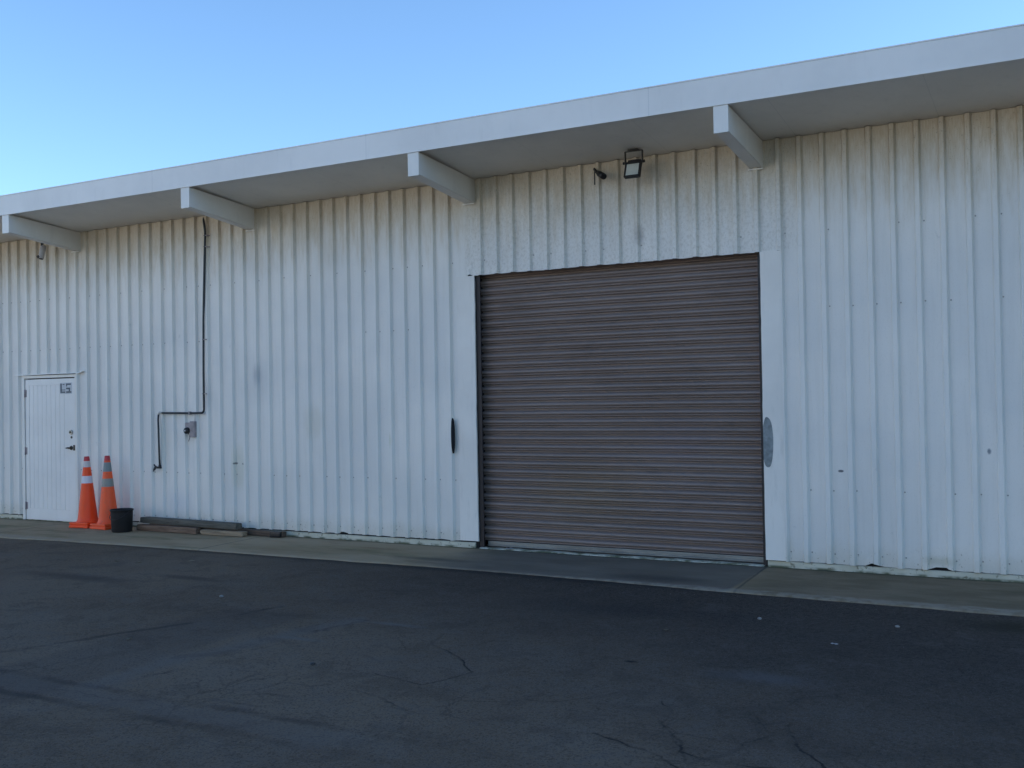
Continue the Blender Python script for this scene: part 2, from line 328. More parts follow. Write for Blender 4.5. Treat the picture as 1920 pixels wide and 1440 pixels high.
def tube(bm, pts, r, n=10, mi=0, cap=True):
    rings = []; pts = [Vector(p) for p in pts]; up = Vector((.13, .2, .97)); rs = r if isinstance(r, (list, tuple)) else [r]*len(pts)
    for i, p in enumerate(pts):
        d = (pts[min(i+1, len(pts)-1)] - pts[max(i-1, 0)]).normalized()
        a = d.cross(up).normalized() if abs(d.dot(up)) < .98 else d.cross(Vector((1, 0, 0))).normalized()
        b = d.cross(a)
        rings.append([bm.verts.new(p + rs[i]*(math.cos(2*math.pi*k/n)*a + math.sin(2*math.pi*k/n)*b)) for k in range(n)])
    for A, B in zip(rings[:-1], rings[1:]):
        for k in range(n):
            f = bm.faces.new((A[k], A[(k+1) % n], B[(k+1) % n], B[k])); f.material_index = mi; f.smooth = True
    if cap:
        for R_ in (rings[0][::-1], rings[-1]): bm.faces.new(R_).material_index = mi
def lathe(bm, prof, n=32, c=(0, 0, 0), mi=0, closed=False):
    rings = [[bm.verts.new((c[0]+r*math.cos(2*math.pi*k/n), c[1]+r*math.sin(2*math.pi*k/n), c[2]+z)) for k in range(n)] for r, z in prof]
    for A, B in zip(rings[:-1], rings[1:]):
        for k in range(n):
            f = bm.faces.new((A[k], A[(k+1) % n], B[(k+1) % n], B[k])); f.material_index = mi; f.smooth = True
    if closed: bm.faces.new(rings[0][::-1]); bm.faces.new(rings[-1])
def arc(pts, rad, n=6):
    P = [Vector(p) for p in pts]; out = [P[0]]
    for a, b, c in zip(P[:-2], P[1:-1], P[2:]):
        u = (a-b).normalized(); v = (c-b).normalized(); s = b+u*rad; e = b+v*rad
        for k in range(n+1):
            t = k/n; out.append((1-t)**2*s + 2*t*(1-t)*b + t*t*e)
    return out+[P[-1]]

# ------------------------------------------------------------------ ground, apron
XL, XR, YB = -13.0, 24.0, 16.0
def ground():
    bm = bmesh.new()
    g = 600
    xs = [-g, -60, -20] + [-6 + i*.5 for i in range(54)] + [30, 60, g]; ys = [-g, -60, -20, -12] + [-9 + i*.25 for i in range(32)] + [-1.0, 20, 60, g]
    vs = [[bm.verts.new((x, y, -.016 + (.010*noise.noise(Vector((x*.45, y*.45, 0))) if -6 < x < 20 and -9 < y < -1.3 else 0))) for x in xs] for y in ys]
    for j in range(len(ys)-1):
        for i in range(len(xs)-1): bm.faces.new((vs[j][i], vs[j][i+1], vs[j+1][i+1], vs[j+1][i]))
    tag(link('ground', bm, 'asphalt', smooth=True), kind='structure', label='dark cracked asphalt yard in open shade')
    bm = bmesh.new(); N_ = 420
    edge = [(1.9, -1.40), (2.76, -1.32), (5.1, -1.24), (7.1, -1.22), (8.0, -1.19), (9.2, -1.21), (10.1, -1.25), (11.05, -1.32), (11.9, -1.34), (13.2, -1.37)]
    def ey(x):
        if x <= edge[0][0]: return edge[0][1]
        for (a, b), (c, d) in zip(edge[:-1], edge[1:]):
            if x <= c: return b + (d-b)*(x-a)/(c-a)
        return edge[-1][1]
    rows = []
    for i in range(N_+1):
        x = XL + (XR-XL)*i/N_
        e = ey(x) + .018*noise.noise(Vector((x*3, 0, 1))) + .012*noise.noise(Vector((x*11, 5, 1)))
        c = .004*noise.noise(Vector((x*5, 3, 3)))
        rows.append([bm.verts.new(p) for p in ((x, .3, 0), (x, -.4, 0), (x, e+.35, -.001), (x, e+.03, -.002+c), (x, e, -.010+c), (x, e-.008, -.05))])
    for A, B in zip(rows[:-1], rows[1:]):
        for k in range(5): bm.faces.new((A[k], A[k+1], B[k+1], B[k]))
    tag(link('pavement', bm, 'apron'), kind='structure', label='stained concrete apron strip along the foot of the wall')
ground()
def bounce_helpers():
    bm = bmesh.new(); v = [bm.verts.new(p) for p in ((-80, -70, -.008), (5.5, -70, -.008), (5.5, -9.8, -.008), (-80, -9.8, -.008))]; bm.faces.new(v)
    tag(link('bounce_slab', bm, simple('pale_concrete', (.40, .38, .34), .9, var=.15, scale=1.5)), kind='structure')  # unseen slab, added so sunlit concrete bounces light onto the shaded wall
    t = empty('bounce_building', (4, -25, 0), label='unseen pale stucco building added behind the camera to bounce sunlight onto the wall', cat='building')  # added out of view: its sunlit facade bounces light onto the warehouse
    st = simple('pale_stucco', (.78, .74, .66), .9, var=.08, scale=3); dk = simple('window_glass', (.03, .035, .04), .15)
    bm = bmesh.new(); box(bm, -40, 3, -12, 0, -.1, 7.2); link('wall', bm, st, t)
    bm = bmesh.new(); box(bm, -40.2, 3.2, -12.2, .12, 7.201, 7.5, bev=.03); link('parapet', bm, 'trim', t)
    for x in (-28, -16, -4):
        bm = bmesh.new(); box(bm, x-.75, x+.75, .002, .06, 1.1, 2.3, bev=.01); w_ = link('window', bm, 'trim', t)
        bm = bmesh.new(); box(bm, x-.68, x+.68, .061, .064, 1.17, 2.23); link('pane', bm, dk, w_)
    bm = bmesh.new(); box(bm, 1, 2, .002, .05, 0, 2.1, bev=.01); link('door', bm, 'slats', t)

bounce_helpers()
# ------------------------------------------------------------------ the warehouse
SOF0, SOFS = 3.945, .105
def sofz(y): return SOF0 - y*SOFS
wh = empty('warehouse', (0, 0, 0), label='long low white corrugated metal warehouse with overhanging eave beams and brown roller door', cat='building')
ribs = [-0.032, 0.166, 0.366, 0.571, 0.774, 0.985, 1.188, 1.394, 1.596, 1.802, 1.999, 2.198, 2.408, 2.613, 2.807, 3.008, 3.213, 3.413, 3.612, 3.813, 4.018, 4.22, 4.424, 4.623, 4.82, 5.021, 5.216, 5.418, 5.619, 5.822, 6.014, 6.211, 6.413, 6.61, 6.803, 7.0, 7.2, 7.392, 7.592, 7.798, 8.0, 8.197, 8.393, 8.591, 8.793, 8.991, 9.189, 9.387, 9.596, 9.794, 9.992, 10.189, 10.392, 10.591, 10.792, 10.994, 11.201, 11.391, 11.594, 11.796, 12.001, 12.199, 12.403, 12.607, 12.813, 13.015]
ribs = [-.032-.203*k for k in range(63, 0, -1)] + ribs + [13.015+.203*k for k in range(1, 53)]
DENTS = [(6.066, .028, .05), (11.95, .036, .08), (12.50, .034, .12), (.9, 0, .1), (3.3, .01, .08), (7.82, .02, .05)]
def siding(name, x0, x1, z0, z1, yo=0.0, dents=True, parent=wh):
    bm = bmesh.new(); RD = .036
    key = []
    rr = [r for r in ribs if x0-.06 < r < x1+.06 and not (name == 'wall_cladding' and 7.7 < r < 7.86)]
    for r in rr: key += [(r-.062, 0), (r-.047, RD), (r-.012, RD), (r+.004, 0)]
    def f(x):
        for (a, b), (c, d) in zip(key[:-1], key[1:]):
            if a <= x <= c: return b + (d-b)*(x-a)/max(c-a, 1e-6)
        return 0
    xs = sorted({round(x, 4) for x in [x0, x1] + [k[0] for k in key if x0 < k[0] < x1] + [r-.13+dx for r in rr for dx in (0, -.035) if x0 < r-.13+dx < x1]})
    zs = [z0, z0+.025, z0+.06, z0+.12]; z = z0+.25
    while z < z1-.1: zs.append(z); z += .16
    zs.append(z1)
    grid = []
    for zz in zs:
        row = []
        for x in xs:
            y = -.012 - f(x) + yo
            y -= .0028*noise.noise(Vector((x*1.7, zz*1.3, 2))) + .0014*noise.noise(Vector((x*7, zz*2.2, 9)))
            xx = x + .0022*noise.noise(Vector((x*.9, zz*1.6, 5)))
            z_ = zz
            if dents:
                k = max(0, 1-(zz-z0)/.13)
                if zz == z0: z_ += .004*noise.noise(Vector((x*6, 1, 1))) + .0025*noise.noise(Vector((x*23, 1, 4)))
                for dx, dh, dw in DENTS:
                    t = max(0, 1-abs(x-dx)/dw)
                    if zz == z0: z_ += dh*t*t*(3-2*t)
                    y -= .022*t*k*(1 if dh > .015 else 0)
                for r in rr:
                    if abs(x-r+.03) < .05 and zz == z0: z_ += .003*math.sin(r*57)
            row.append(bm.verts.new((xx if x0+.01 < x < x1-.01 else x, y, z_)))
        grid.append(row)
    for A, B in zip(grid[:-1], grid[1:]):
        for i in range(len(xs)-1): bm.faces.new((A[i], A[i+1], B[i+1], B[i]))
    # fixing screws along the girts
    for gz in (.15, .72, 2.38, 3.08):
        if gz < z0+.03 or gz > z1-.05: continue
        for r in rr:
            if r+.02 > x1 or r < x0+.02 or not (-2 < r < 16): continue
            h = noise.noise(Vector((r*31, gz*17, 0)))
            if h < -.08 and gz > .3: continue
            cz = gz + .012*h; cx = r + .016 + .004*noise.noise(Vector((r*9, gz, 4)))
            rg = [[bm.verts.new((cx+q*math.cos(a*.7854), -.0135+yo-d, cz+q*math.sin(a*.7854))) for a in range(8)] for q, d in ((.0068, -.002), (.0068, .0012), (.004, .004))]
            for A, B in zip(rg[:-1], rg[1:]):
                for i in range(8): bm.faces.new((A[i], A[(i+1) % 8], B[(i+1) % 8], B[i])).material_index = 1
            bm.faces.new(rg[-1]).material_index = 1
    return link(name, bm, ['siding', 'screw'], parent)
WT = SOF0+.012
siding('wall_cladding', XL, .415, .070, WT)
siding('wall_cladding', .415, 1.565, 2.052, WT, dents=False)
siding('wall_cladding', 1.565, 7.66, .072, WT)
siding('wall_cladding', 7.66, 7.80, 2.90, WT, dents=False)
siding('wall_cladding', 11.175, XR, .062, WT)
siding('wall_cladding', 7.775, 11.19, 2.925, WT, yo=-.008)
def backing():
    bm = bmesh.new()
    for a, b, z0 in ((XL, .42, .0), (1.56, 7.88, .0), (10.985, XR, .0)): box(bm, a, b, .004, .09, -.05, SOF0)
    box(bm, .42, 1.56, .004, .09, 2.0, SOF0); box(bm, 7.88, 10.985, .004, .09, 2.95, SOF0)
    box(bm, .42, 1.56, .04, .09, -.05, 1.999)  # added behind the entry door to block sun leaking through the interior
    for xa, xb in ((XL, XL+.1), (XR-.1, XR)):
        v = [bm.verts.new((x, y, z)) for x in (xa, xb) for y, z in ((.091, -.05), (YB, -.05), (YB, sofz(YB)+.155), (.091, sofz(.091)+.155))]
        for q in ((0, 1, 2, 3), (4, 5, 6, 7), (0, 1, 5, 4), (1, 2, 6, 5), (2, 3, 7, 6), (3, 0, 4, 7)): bm.faces.new([v[i] for i in q])
    box(bm, XL+.101, XR-.101, YB-.1, YB, -.05, sofz(YB)+.155); box(bm, XL+.101, XR-.101, .01, .09, SOF0+.032, SOF0+.14)
    link('wall', bm, 'dark', wh)  # near-black backing: its colour stands in for shade in the gap above the foundation
    bm = bmesh.new()
    for a, b in ((XL, .40), (1.58, 7.84), (11.0, XR)):
        n_ = int((b-a)/.08); rows = []
        for i in range(n_+1):
            x = a+(b-a)*i/n_; d = .004*noise.noise(Vector((x*4, 0, 0)))+.003*noise.noise(Vector((x*19, 0, 0)))
            rows.append([bm.verts.new(p) for p in ((x, .0035, -.05), (x, -.020+d, -.05), (x, -.017+d, .0+d), (x, -.014+d*.5, .052), (x, -.008, .057), (x, .0035, .0575))])
        for A, B in zip(rows[:-1], rows[1:]):
            for k in range(5): bm.faces.new((A[k], A[k+1], B[k+1], B[k]))
        for R_ in (rows[0], rows[-1]): bm.faces.new(R_)
    link('foundation', bm, 'curb', wh)
backing()
def roofing():
    bm = bmesh.new(); yf = -1.075
    box(bm, XL-.3, XR+.3, yf-.025, yf, 4.052, 4.290, bev=.003); box(bm, XL-.3, XR+.3, yf-.033, yf-.002, 4.043, 4.0515, bev=.002)
    box(bm, XL-.3, XR+.3, yf-.0275, yf+.05, 4.2905, 4.303, bev=.002)
    link('fascia', bm, 'fascia', wh)
    bm = bmesh.new()
    def slab(y0, y1, t0, t1, mi=0, x0=XL-.3, x1=XR+.3):
        v = [bm.verts.new((x, y, sofz(y)+t)) for x in (x0, x1) for y in (y0, y1) for t in (t0, t1)]
        for q in ((0, 1, 3, 2), (4, 5, 7, 6), (0, 1, 5, 4), (2, 3, 7, 6), (0, 2, 6, 4), (1, 3, 7, 5)): bm.faces.new([v[i] for i in q]).material_index = mi
    slab(yf+.001, .002, .014, .030); link('soffit', bm, 'soffit', wh)
    bm = bmesh.new(); slab(yf+.051, YB+.3, .16, .235); link('roof', bm, 'roof', wh)
    bm = bmesh.new()
    box(bm, XL-.3, XL-.28, yf, .1, 4.0, 4.28); link('roof_end', bm, 'fascia', wh)
    for bx in (-4.6, -1.47, 1.65, 4.805, 7.908, 11.03, 14.14, 17.26, 20.4):
        bm = bmesh.new(); x1, x0 = bx, bx-.122; y0, y1 = -1.097, .03
        h0, h1 = .242, .238
        v = []
        for x in (x0, x1):
            for y in (y0, y1):
                top = min(sofz(y)+.013, 4.0505 if y == y0 else 9); v += [bm.verts.new((x, y, sofz(y)-h0+(.004 if y == y0 else 0))), bm.verts.new((x, y, top))]
        fs = [bm.faces.new([v[i] for i in q]) for q in ((0, 1, 3, 2), (4, 5, 7, 6), (0, 1, 5, 4), (2, 3, 7, 6), (0, 2, 6, 4), (1, 3, 7, 5))]
        for vv in v:
            if vv.co.z > 4.04: vv.co.z = 4.0425
        bmesh.ops.bevel(bm, geom=list(bm.edges), offset=.003, segments=2, affect='EDGES')
        # end cap plate
        box(bm, x0-.003, x1+.003, y0-.0035, y0-.0005, 3.812, 4.0415, bev=.001)
        link('eave_beam', bm, 'beam', wh)
        bm = bmesh.new(); box(bm, x0-.01, x1+.006, -.060, -.0465, sofz(0)-.256, sofz(0)-.245)
        link('beam_flashing', bm, 'trim', wh)
roofing()
def flat_trim(x0, x1, z0, z1, edge_l, edge_r, y=-.018):
    bm = bmesh.new(); n_ = 40; L = []
    for i in range(n_+1):
        z = z0+(z1-z0)*i/n_; a = .004*noise.noise(Vector((0, z*2.5, 3)))+.003*noise.noise(Vector((0, z*9, 3)))
        xa = x0 + (a if edge_l else 0); xb = x1 + (a if edge_r else 0); yy = y+.0025*noise.noise(Vector((3, z*1.5, 0)))
        L.append([bm.verts.new(p) for p in ((xa, .003, z), (xa, yy, z), ((xa*.5+xb*.5), yy-.002, z), (xb, yy, z), (xb, .003, z))])
    for A, B in zip(L[:-1], L[1:]):
        for k in range(4): bm.faces.new((A[k], A[k+1], B[k+1], B[k]))
    for R_ in (L[0], L[-1]): bm.faces.new(R_)
    return link('door_trim', bm, 'trim', wh)
flat_trim(7.655, 7.880, .074, 2.925, False, True)
flat_trim(10.988, 11.186, .066, 2.923, True, False, -.044)
def blob(name, cx, cz, rx, rz, y, mat, lab, skew=0.0, cut=None):
    bm = bmesh.new(); n_ = 36; ring = []; ring2 = []
    for k in range(n_):
        a = 2*math.pi*k/n_; q = 1+.06*noise.noise(Vector((math.cos(a)*2, math.sin(a)*2, cx)))
        x = cx + rx*q*math.copysign(abs(math.cos(a))**.8, math.cos(a)) + skew*math.sin(a)
        if cut is not None: x = max(x, cut)
        z = cz+rz*q*math.sin(a); ring.append(bm.verts.new((x, y, z))); ring2.append(bm.verts.new((x, y+.004, z)))
    bm.faces.new(ring)
    for k in range(n_): bm.faces.new((ring[k], ring[(k+1) % n_], ring2[(k+1) % n_], ring2[k]))
    o = link(name, bm, mat, wh); o['label'] = lab
blob('scuff_patch', 7.603, 1.205, .025, .195, -.0525, 'scuff', 'black oblong gouge rubbed into the rib left of the roller door')
blob('filler_patch', 11.03, 1.155, .050, .232, -.0490, 'filler', 'grey oval repair patch on the trim right of the roller door', cut=10.9885)

def roller():
    # curtain: interlocking curved slats
    bm = bmesh.new(); P = .0886; z0 = .066; prof = []
    k = 0
    while z0+k*P < 3.02:
        b = z0+k*P
        for t, d in ((0.0, -.026), (.05, -.004), (.11, .012), (.155, .012), (.195, .002), (.225, .002), (.28, .014), (.36, .024), (.46, .030), (.58, .028), (.67, .022), (.74, .008), (.78, -.012), (.84, -.026), (.985, -.027)):
            prof.append((b+t*P, .122-d))
        k += 1
    xs = [7.885+(10.985-7.885)*i/30 for i in range(31)]
    rows = []
    for z, y in prof:
        kk = int((z-z0)/P+1e-6)
        rows.append([bm.verts.new((x, y+.0022*noise.noise(Vector((x*1.1, kk*.37, 2)))+.0012*noise.noise(Vector((x*3, kk*1.7, 2))), z+.0035*noise.noise(Vector((x*.8, z*.5, 7)))+.0012*noise.noise(Vector((x*2.3, kk*3.1, 7))))) for x in xs])
    for A, B in zip(rows[:-1], rows[1:]):
        for i in range(30): bm.faces.new((A[i], A[i+1], B[i+1], B[i])).smooth = True
    d = link('roller_door', bm, 'slats', wh)
    d['label'] = 'closed brown roll-up shutter door of narrow curved slats'
    for x0, x1 in ((7.882, 7.935), (10.95, 10.986)):
        bm = bmesh.new(); box(bm, x0, x1, .012, .024, .0, 2.95, bev=.002); box(bm, x0, x0+.006 if x0 < 9 else x0+.006, .0245, .13, .0, 2.95)
        link('guide', bm, 'guide', d)
    bm = bmesh.new(); box(bm, 7.94, 10.948, .080, .1215, .018, .030, bev=.003); box(bm, 7.94, 10.948, .088, .094, .0305, .070, bev=.002); box(bm, 7.94, 10.948, .0945, .11, .052, .0665, bev=.002)
    link('bottom_bar', bm, 'bar', d)
    bm = bmesh.new(); box(bm, 7.95, 10.94, .083, .098, .003, .0175, bev=.003); link('bottom_seal', bm, 'blackpl', d)
    bm = bmesh.new(); n_ = 60; R0 = []
    for i in range(n_+1):
        x = 7.90+3.07*i/n_; c = .004*noise.noise(Vector((x*5, 0, 0)))
        R0.append([bm.verts.new(p) for p in ((x, -.035+c*2, .0005), (x, -.022+c*2, .009+c), (x, .05, .010+c), (x, .06, .0005))])
    for A, B in zip(R0[:-1], R0[1:]):
        for k in range(3): bm.faces.new((A[k], A[k+1], B[k+1], B[k]))
    link('threshold', bm, 'curb', wh)
    bm = bmesh.new(); box(bm, 7.80, 11.05, .16, .5, 2.6, 3.05); box(bm, 7.6, 11.3, .45, .5, -.05, 3.2); link('housing_and_dark_sheet', bm, 'dark', wh)  # housing, plus a near-black sheet closing the opening behind the shutter
roller()

def entry():
    bm = bmesh.new(); x0, x1, z0, z1 = .470, 1.500, .010, 1.975; yf = -.012
    box(bm, x0, x1, yf+.004, .035, z0, z1)
    # stiles and rails
    box(bm, x0, x0+.075, yf-.006, yf+.0035, z0, z1, bev=.002); box(bm, x1-.125, x1, yf-.006, yf+.0035, z0, z1, bev=.002)
    box(bm, x0+.0755, x1-.1255, yf-.006, yf+.0035, z1-.085, z1, bev=.002); box(bm, x0+.0755, x1-.1255, yf-.006, yf+.0035, z0, z0+.155, bev=.002)
    # vertical boards of the field
    n_ = 9; w_ = (x1-.1265-x0-.0765)/n_
    for i in range(n_): box(bm, x0+.0765+i*w_+.0015, x0+.0765+(i+1)*w_-.0015, yf-.0025, yf+.0035, z0+.156, z1-.086, bev=.0018, seg=1)
    d = link('entry_door', bm, 'door', wh); d['label'] = 'white painted boarded entry door left of the traffic cones'
    bm = bmesh.new()
    box(bm, .405, .458, -.030, .03, .004, 1.990, bev=.003); box(bm, 1.512, 1.572, -.030, .03, .004, 1.990, bev=.003); box(bm, .405, 1.572, -.0295, .03, 1.9905, 2.030, bev=.003)
    link('frame', bm, 'trim', d)
    bm = bmesh.new(); vs = [(.27, 2.040), (.42, 2.040), (1.0, 2.047), (1.56, 2.046), (1.60, 2.040), (1.69, 2.062)]
    L = [[bm.verts.new(p) for p in ((x, .002, z+.012), (x, -.055, z+.004), (x, -.058, z-.008), (x, -.050, z-.006), (x, .002, z))] for x, z in vs]
    for A, B in zip(L[:-1], L[1:]):
        for k in range(5): bm.faces.new((A[k], A[(k+1) % 5], B[(k+1) % 5], B[k]))
    for R_ in (L[0], L[-1]): bm.faces.new(R_)
    link('drip_cap', bm, 'trim', d)
    bm = bmesh.new(); box(bm, .458, 1.512, .0, .034, .0, .009); link('sill', bm, 'curb', d)
    for hz in (1.78, .97, .20):
        bm = bmesh.new(); tube(bm, [(.4635, -.026, hz-.055), (.4635, -.026, hz+.055)], .0085, 10); box(bm, .466, .50, -.0205, -.0185, hz-.05, hz+.05)
        link('hinge', bm, 'greybox', d)
    bm = bmesh.new(); 
    def disc(c, r, y0, y1, mi=0): tube(bm, [(c[0], y0, c[1]), (c[0], y1, c[1])], [r, r*.88], 20, mi)
    disc((1.425, 1.235), .034, -.018, -.036); disc((1.425, 1.235), .016, -.036, -.044, 1)
    link('deadbolt', bm, ['chrome', 'brass'], d)
    bm = bmesh.new(); disc((1.432, 1.165), .017, -.018, -.026); link('keyhole', bm, 'brass', d)
    bm = bmesh.new(); disc((1.425, 1.020), .030, -.018, -.030); disc((1.425, 1.020), .013, -.030, -.062)
    tube(bm, [(1.425, -.062, 1.020), (1.40, -.066, 1.021), (1.365, -.060, 1.018)], [.013, .011, .009], 10); box(bm, 1.462, 1.500, -.0215, -.0183, .985, 1.06)
    link('handle', bm, 'brass', d)
    # small sign plate with worn block letters
    bm = bmesh.new(); sx, sz = 1.215, 1.775; y = -.0205
    box(bm, sx-.012, sx+.235, y, -.0183, sz-.012, sz+.142, 0, .001)
    for a, b, c, e in ((0, .028, .022, .13), (0, .10, 0, .0215), (.045, .085, .110, .122), (.118, .215, .108, .130), (.118, .140, .088, .1075), (.118, .200, .050, .072), (.170, .200, .0225, .0495), (.118, .225, 0, .022), (.03, .10, .035, .047)):
        box(bm, sx+a, sx+b, y-.0015, y-.0002, sz+c, sz+e, 1)
    s_ = link('sign', bm, ['sign', 'ink'], d)
entry()

# ------------------------------------------------------------------ things fixed to the wall
def pipe():
    t = empty('water_pipe', (3.95, -.05, 1.5), label='thin black pipe running down the white wall from the eave, bending left above its tap', cat='pipe')
    def P(bm, pts, r, n=10, mi=0):
        tube(bm, [Vector(p)-t.location for p in pts], r, n, mi)
    y = -.058
    bm = bmesh.new()
    main = arc([(3.955, -.03, 3.925), (3.975, y, 3.905), (4.003, y, 3.74), (3.985, y-.004, 3.30), (3.955, y, 2.65), (3.945, y, 2.0), (3.945, y, 1.482), (3.66, y, 1.480), (3.20, y, 1.486)], .05, 5)
    P(bm, main, .0135); link('pipe', bm, 'pipe', t)
    bm = bmesh.new(); P(bm, [(3.215, y, 1.486), (3.165, y, 1.490), (3.148, y+.01, 1.478)], .016, 10); link('elbow', bm, 'hose_w', t)
    bm = bmesh.new(); P(bm, [(3.146, y, 1.465), (3.152, y-.012, 1.40), (3.168, y-.022, 1.22), (3.172, y-.022, 1.05), (3.166, y-.012, .90), (3.160, y, .80)], .0125, 10); link('downpipe', bm, 'pipe', t)
    bm = bmesh.new(); P(bm, [(3.160, y, .815), (3.162, y-.005, .775)], .018); P(bm, [(3.185, y-.005, .785), (3.10, y-.012, .785)], .014); P(bm, [(3.105, y-.012, .80), (3.07, y-.016, .755), (3.065, y-.02, .735)], .015); P(bm, [(3.10, y-.012, .79), (3.068, y-.012, .822)], .009)
    link('tap', bm, 'blackpl', t)
    for x, z in ((3.995, 3.56), (4.0, 3.70), (3.957, 2.40), (3.947, 1.72), (3.70, 1.481)):
        bm = bmesh.new()
        if x < 3.8: box(bm, x-.010-t.location.x, x+.010-t.location.x, -.026, .012, z-.02-1.5, z+.02-1.5)
        else: box(bm, x-.02-t.location.x, x+.042-t.location.x, -.018, .036, z-.006-1.5, z+.006-1.5)
        link('clamp', bm, 'greybox', t)
    b = empty('switch_box', (3.74, -.05, 1.28), label='small weathered grey electrical box with round black knob under the black pipe', cat='electrical box')
    bm = bmesh.new(); box(bm, -.02, .062, -.035, .028, -.105, .098, bev=.006); link('box_body', bm, 'greybox', b)
    bm = bmesh.new(); box(bm, -.105, -.022, -.028, .02, -.02, .082, bev=.006); link('side_box', bm, 'greybox', b)
    bm = bmesh.new(); tube(bm, [(-.062, -.028, -.020), (-.062, -.06, -.022), (-.062, -.072, -.022)], [.042, .038, .018], 20); link('knob', bm, 'blackpl', b)
    bm = bmesh.new(); tube(bm, [(-.062, -.073, -.020), (-.062, -.076, -.020)], .010, 12); link('knob_centre', bm, 'sign', b)
    bm = bmesh.new(); tube(bm, [(.05, -.01, .098), (.052, -.01, .19)], .004, 8); link('wire', bm, 'greybox', b)
    bm = bmesh.new(); tube(bm, [(-.06, -.01, -.015), (-.06, -.01, -.06), (-.04, -.012, -.11), (-.065, -.01, -.155)], .005, 8); link('wire', bm, 'greybox', b)
pipe()
def floodlight():
    # bracketed from the soffit just in front of the wall, head tipped down towards the yard
    y = -.26; t = empty('floodlight', (9.84, y, sofz(y)+.013), label='square LED floodlight on a black U-bracket under the eave above the roller door', cat='floodlight')
    a = .085; top = -.012
    bm = bmesh.new(); box(bm, -.05, .05, -.03, .03, -.012, .0, bev=.002); link('mounting_plate', bm, 'alu', t)
    bm = bmesh.new(); box(bm, -a-.006, a+.006, -.016, .016, -.019, -.0125, bev=.002)
    for s in (-1, 1): box(bm, s*(a+.003)-.004, s*(a+.003)+.004, -.016, .016, -.135, -.0195, bev=.001)
    link('bracket', bm, 'alu', t)
    head = []
    def rot(bm_, ang, piv):
        Rm = Matrix.Rotation(ang, 3, 'X')
        for v in bm_.verts: v.co = Rm @ v.co + Vector(piv)
    piv = (0, 0, -.125); ang = math.radians(20)
    bm = bmesh.new(); box(bm, -.080, .080, -.008, .024, -.165, -.008, bev=.004)
    for s in ((-.080, -.066, -.165, -.008), (.066, .080, -.165, -.008), (-.0655, .0655, -.165, -.150), (-.0655, .0655, -.024, -.008)): box(bm, s[0], s[1], -.022, -.0085, s[2], s[3], bev=.002)
    for k in range(7): box(bm, -.06+k*.02-.003, -.06+k*.02+.003, .0245, .040, -.15, -.02)
    rot(bm, -ang, piv); link('lamp_housing', bm, 'blackpl', t)
    bm = bmesh.new(); box(bm, -.065, .065, -.014, -.0085, -.149, -.025); rot(bm, -ang, piv); link('lamp_glass', bm, 'lens', t)
    bm = bmesh.new(); box(bm, -.062, .070, -.010, .050, -.005, .026, bev=.005); tube(bm, [(-.105, 0, .0), (.105, 0, .0)], .008, 10); tube(bm, [(-.112, 0, 0), (-.095, 0, 0)], .014, 8); tube(bm, [(.112, 0, 0), (.095, 0, 0)], .014, 8)
    rot(bm, -ang, piv); link('driver_box', bm, 'blackpl', t)
floodlight()
def cams():
    t = empty('security_camera', (9.36, -.036, 3.83), label='small black bullet camera on an angled arm left of the floodlight', cat='security camera'); t.scale = (1.45, 1.45, 1.45)
    bm = bmesh.new(); box(bm, -.028, -.004, -.006, .0, -.065, .055, bev=.002); tube(bm, [(-.016, -.006, .035), (-.010, -.035, .035), (.03, -.07, -.005)], .010, 10); link('arm', bm, 'blackpl', t)
    bm = bmesh.new(); tube(bm, [(.015, -.04, .012), (.040, -.065, -.006), (.095, -.115, -.040)], [.014, .021, .021], 14); link('camera_body', bm, 'blackpl', t)
    y = -.30; t = empty('security_camera', (1.225, y, 3.70), label='pale cylindrical security camera hanging below a black arm beneath the leftmost eave beam', cat='security camera')
    bm = bmesh.new(); tube(bm, [(-.105, .258, .165), (-.10, .20, .160), (-.07, .05, .125), (.0, .0, .108), (.040, -.01, .098)], .012, 10); tube(bm, [(-.105, .264, .165), (-.105, .250, .165)], .035, 16); tube(bm, [(.0, 0, .125), (.0, 0, .075)], .012, 10)
    link('arm', bm, 'blackpl', t)
    bm = bmesh.new(); tube(bm, [(.0, .03, .085), (.0, .028, .075), (.0, .005, -.02), (.0, -.012, -.092), (0, -.014, -.10)], [.030, .037, .037, .037, .034], 20); link('camera_body', bm, 'camwhite', t)
    bm = bmesh.new(); tube(bm, [(-.012, -.042, -.075), (-.013, -.058, -.080)], [.022, .019], 16); tube(bm, [(0, -.0145, -.1), (0, -.016, -.106)], .027, 16); link('lens', bm, 'blackpl', t)
cams()

# ------------------------------------------------------------------ cones, bucket, timbers
def cone(name_, loc, h, mat, lab, rz, tilt):
    t = empty('traffic_cone', loc, label=lab, cat='traffic cone', group='traffic cones beside the entry door'); t.rotation_euler = (tilt[0], tilt[1], rz)
    bm = bmesh.new()
    pr = [(.150, .066), (.144, .074), (.130, .095), (.122, .13)]
    for k in range(1, 13):
        z = .13+(h-.16)*k/12; pr.append((.122+(.036-.122)*k/12, z))
    pr += [(.033, h-.012), (.031, h), (.020, h), (.017, h-.02)]
    lathe(bm, pr, 40); link('cone_body', bm, mat, t)
    bm = bmesh.new()
    for z0, s in ((.002, .168), (.041, .163)):
        box(bm, -s, s, -s, s, z0, z0+.030, bev=.009, seg=3)
    box(bm, -.15, .15, -.15, .15, .03, .045)
    for sx in (-1, 1):
        for sy in (-1, 1): box(bm, sx*.13-.03, sx*.13+.03, sy*.13-.03, sy*.13+.03, -.0005, .0015)
    link('base', bm, mat, t)
cone('', (2.05, -.27, .0005), .925, 'cone_new', 'bright orange traffic cone with two clean white bands, nearest the entry door', math.radians(4), (0, math.radians(-.6)))
